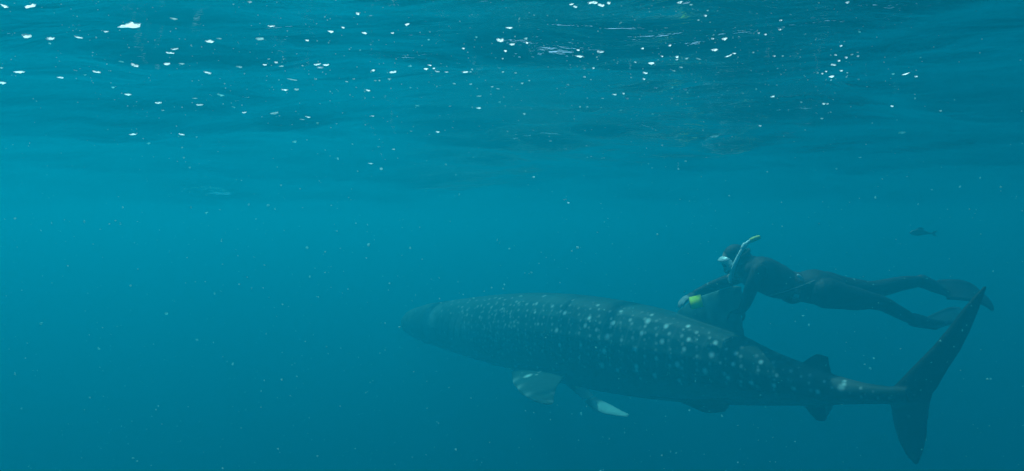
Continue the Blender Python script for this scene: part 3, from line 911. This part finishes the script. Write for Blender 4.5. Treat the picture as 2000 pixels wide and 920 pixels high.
# drifting specks in open water
PK = """373,405,7 403,415,9 101,436,7 165,433,9 235,437,8 600,484,9 486,400,7 524,401,9 718,439,6 695,436,5 483,541,6 492,563,7 605,540,6 665,485,4 647,521,4 720,478,9 802,484,8 325,612,11 385,664,9 419,573,7 193,680,10 80,450,5 80,632,9 455,711,8
520,652,6 752,631,5 638,677,7 580,735,7 897,380,6 995,486,6 1038,532,6 895,550,6 1321,885,7 1310,882,5 1331,881,4 1190,857,6 1135,808,8 1700,720,8 1707,700,7 1935,740,6 1940,530,5 1568,616,8 1580,635,6 30,730,8 42,798,6 260,895,7 1875,365,8
1915,348,8 1794,399,5 1820,370,6 1710,386,7 1772,345,6 1634,330,6 1410,812,6 1668,545,6 1652,538,5 1880,645,7 1220,845,5 1645,745,5 660,310,6 500,428,5 240,405,6 1370,345,5 1130,860,5 905,575,5 925,582,6 960,562,6 812,576,7 985,556,6"""
PM = [((800, 625), "the shark's snout"), ((1040, 760), "the near pectoral fin"), ((1425, 510), "the freediver's head"), ((1800, 455), "the small fish"), ((1800, 800), "the shark's tail fin"), ((1600, 600), "the freediver's belt"),
      ((0, 920), "the lower left corner"), ((0, 450), "the middle of the left edge"), ((1300, 900), "the middle of the bottom edge"), ((500, 500), "the empty left middle water"), ((1105, 390), "the bright fleck over the shark"), ((560, 760), "the empty lower left water"), ((1900, 330), "the far right surface edge")]
PA = rank_labels([(t_, float(t_.split(',')[0]), float(t_.split(',')[1]), "pale") for t_ in PK.split()], PM, "drifting speck")
for tkn in PK.split():
    px, py, w = map(float, tkn.split(','))
    Yp = rf.uniform(2.2, 3.9)
    loc = at(px, py, Yp)
    if loc.z > -.12:
        Yp = 1.6; loc = at(px, py, Yp)
    src = protos[rf.randrange(9)]
    kk = (src.name, dim.name)
    if kk not in pm:
        q = src.copy(); q.materials.clear(); q.materials.append(dim); pm[kk] = q
    o = bpy.data.objects.new("plankton_speck", pm[kk])
    o.location = loc
    ww = w / F * Yp * .75
    o.scale = (ww, ww * .7, ww * rf.uniform(.45, .9))
    o.rotation_euler = (rf.uniform(0, 3), rf.uniform(0, 3), rf.uniform(0, 3))
    C.objects.link(o)
    tag(o, PA[tkn], "plankton speck", "pale specks drifting in open water")

# marine snow nobody could count
vs = []; fs = []
def tetra(c, r):
    b0 = len(vs)
    for q in ((1, 1, 1), (-1, -1, 1), (-1, 1, -1), (1, -1, -1)):
        vs.append(c + Vector((q[0] * rf.uniform(.6, 1.2), q[1] * rf.uniform(.6, 1.2), q[2] * rf.uniform(.5, 1.1))) * r)
    for f_ in ((0, 1, 2), (0, 2, 3), (0, 3, 1), (1, 3, 2)):
        fs.append(tuple(b0 + q for q in f_))
for _ in range(5200):
    Yp = rf.uniform(1.2, 7.0)
    x = rf.uniform(-1, 1) * (.75 * Yp + 1); z = rf.uniform(-1.0 - .5 * Yp, -.10)
    tetra(Vector((x, Yp, z)), rf.uniform(.0006, .0021) * (.7 + Yp * .25))
sn_ = link("marine_snow", mesh("marine_snow", vs, fs), dim)
tag(sn_, "fine pale particles suspended all through the water", kind="stuff")
# tiny bubbles spread under the surface
vs = []; fs = []
for _ in range(800):
    cx_ = rf.choice((200, 480, 640, 860, 1180, 1240, 1440, 1630)); px = rf.gauss(cx_, 150); py = abs(rf.gauss(130, 90))
    if py > 320: continue
    d = (at(px, py, 1) - CAM).normalized(); hit = sbvh.ray_cast(CAM, d)[0]
    if hit is None or hit.y > 14: continue
    hit = CAM + (hit - CAM) * (1 - rf.uniform(.06, .22) / max(.3, hit.z - CAM.z))
    tetra(hit, rf.uniform(.0006, .0016) * hit.y * .55)
bb = link("bubbles", mesh("bubbles", vs, fs), film)
tag(bb, "tiny pale bubbles clustered under the surface ripples", kind="stuff")
print("tris", sum(len(o.data.polygons) for o in C.objects if o.type == 'MESH'))
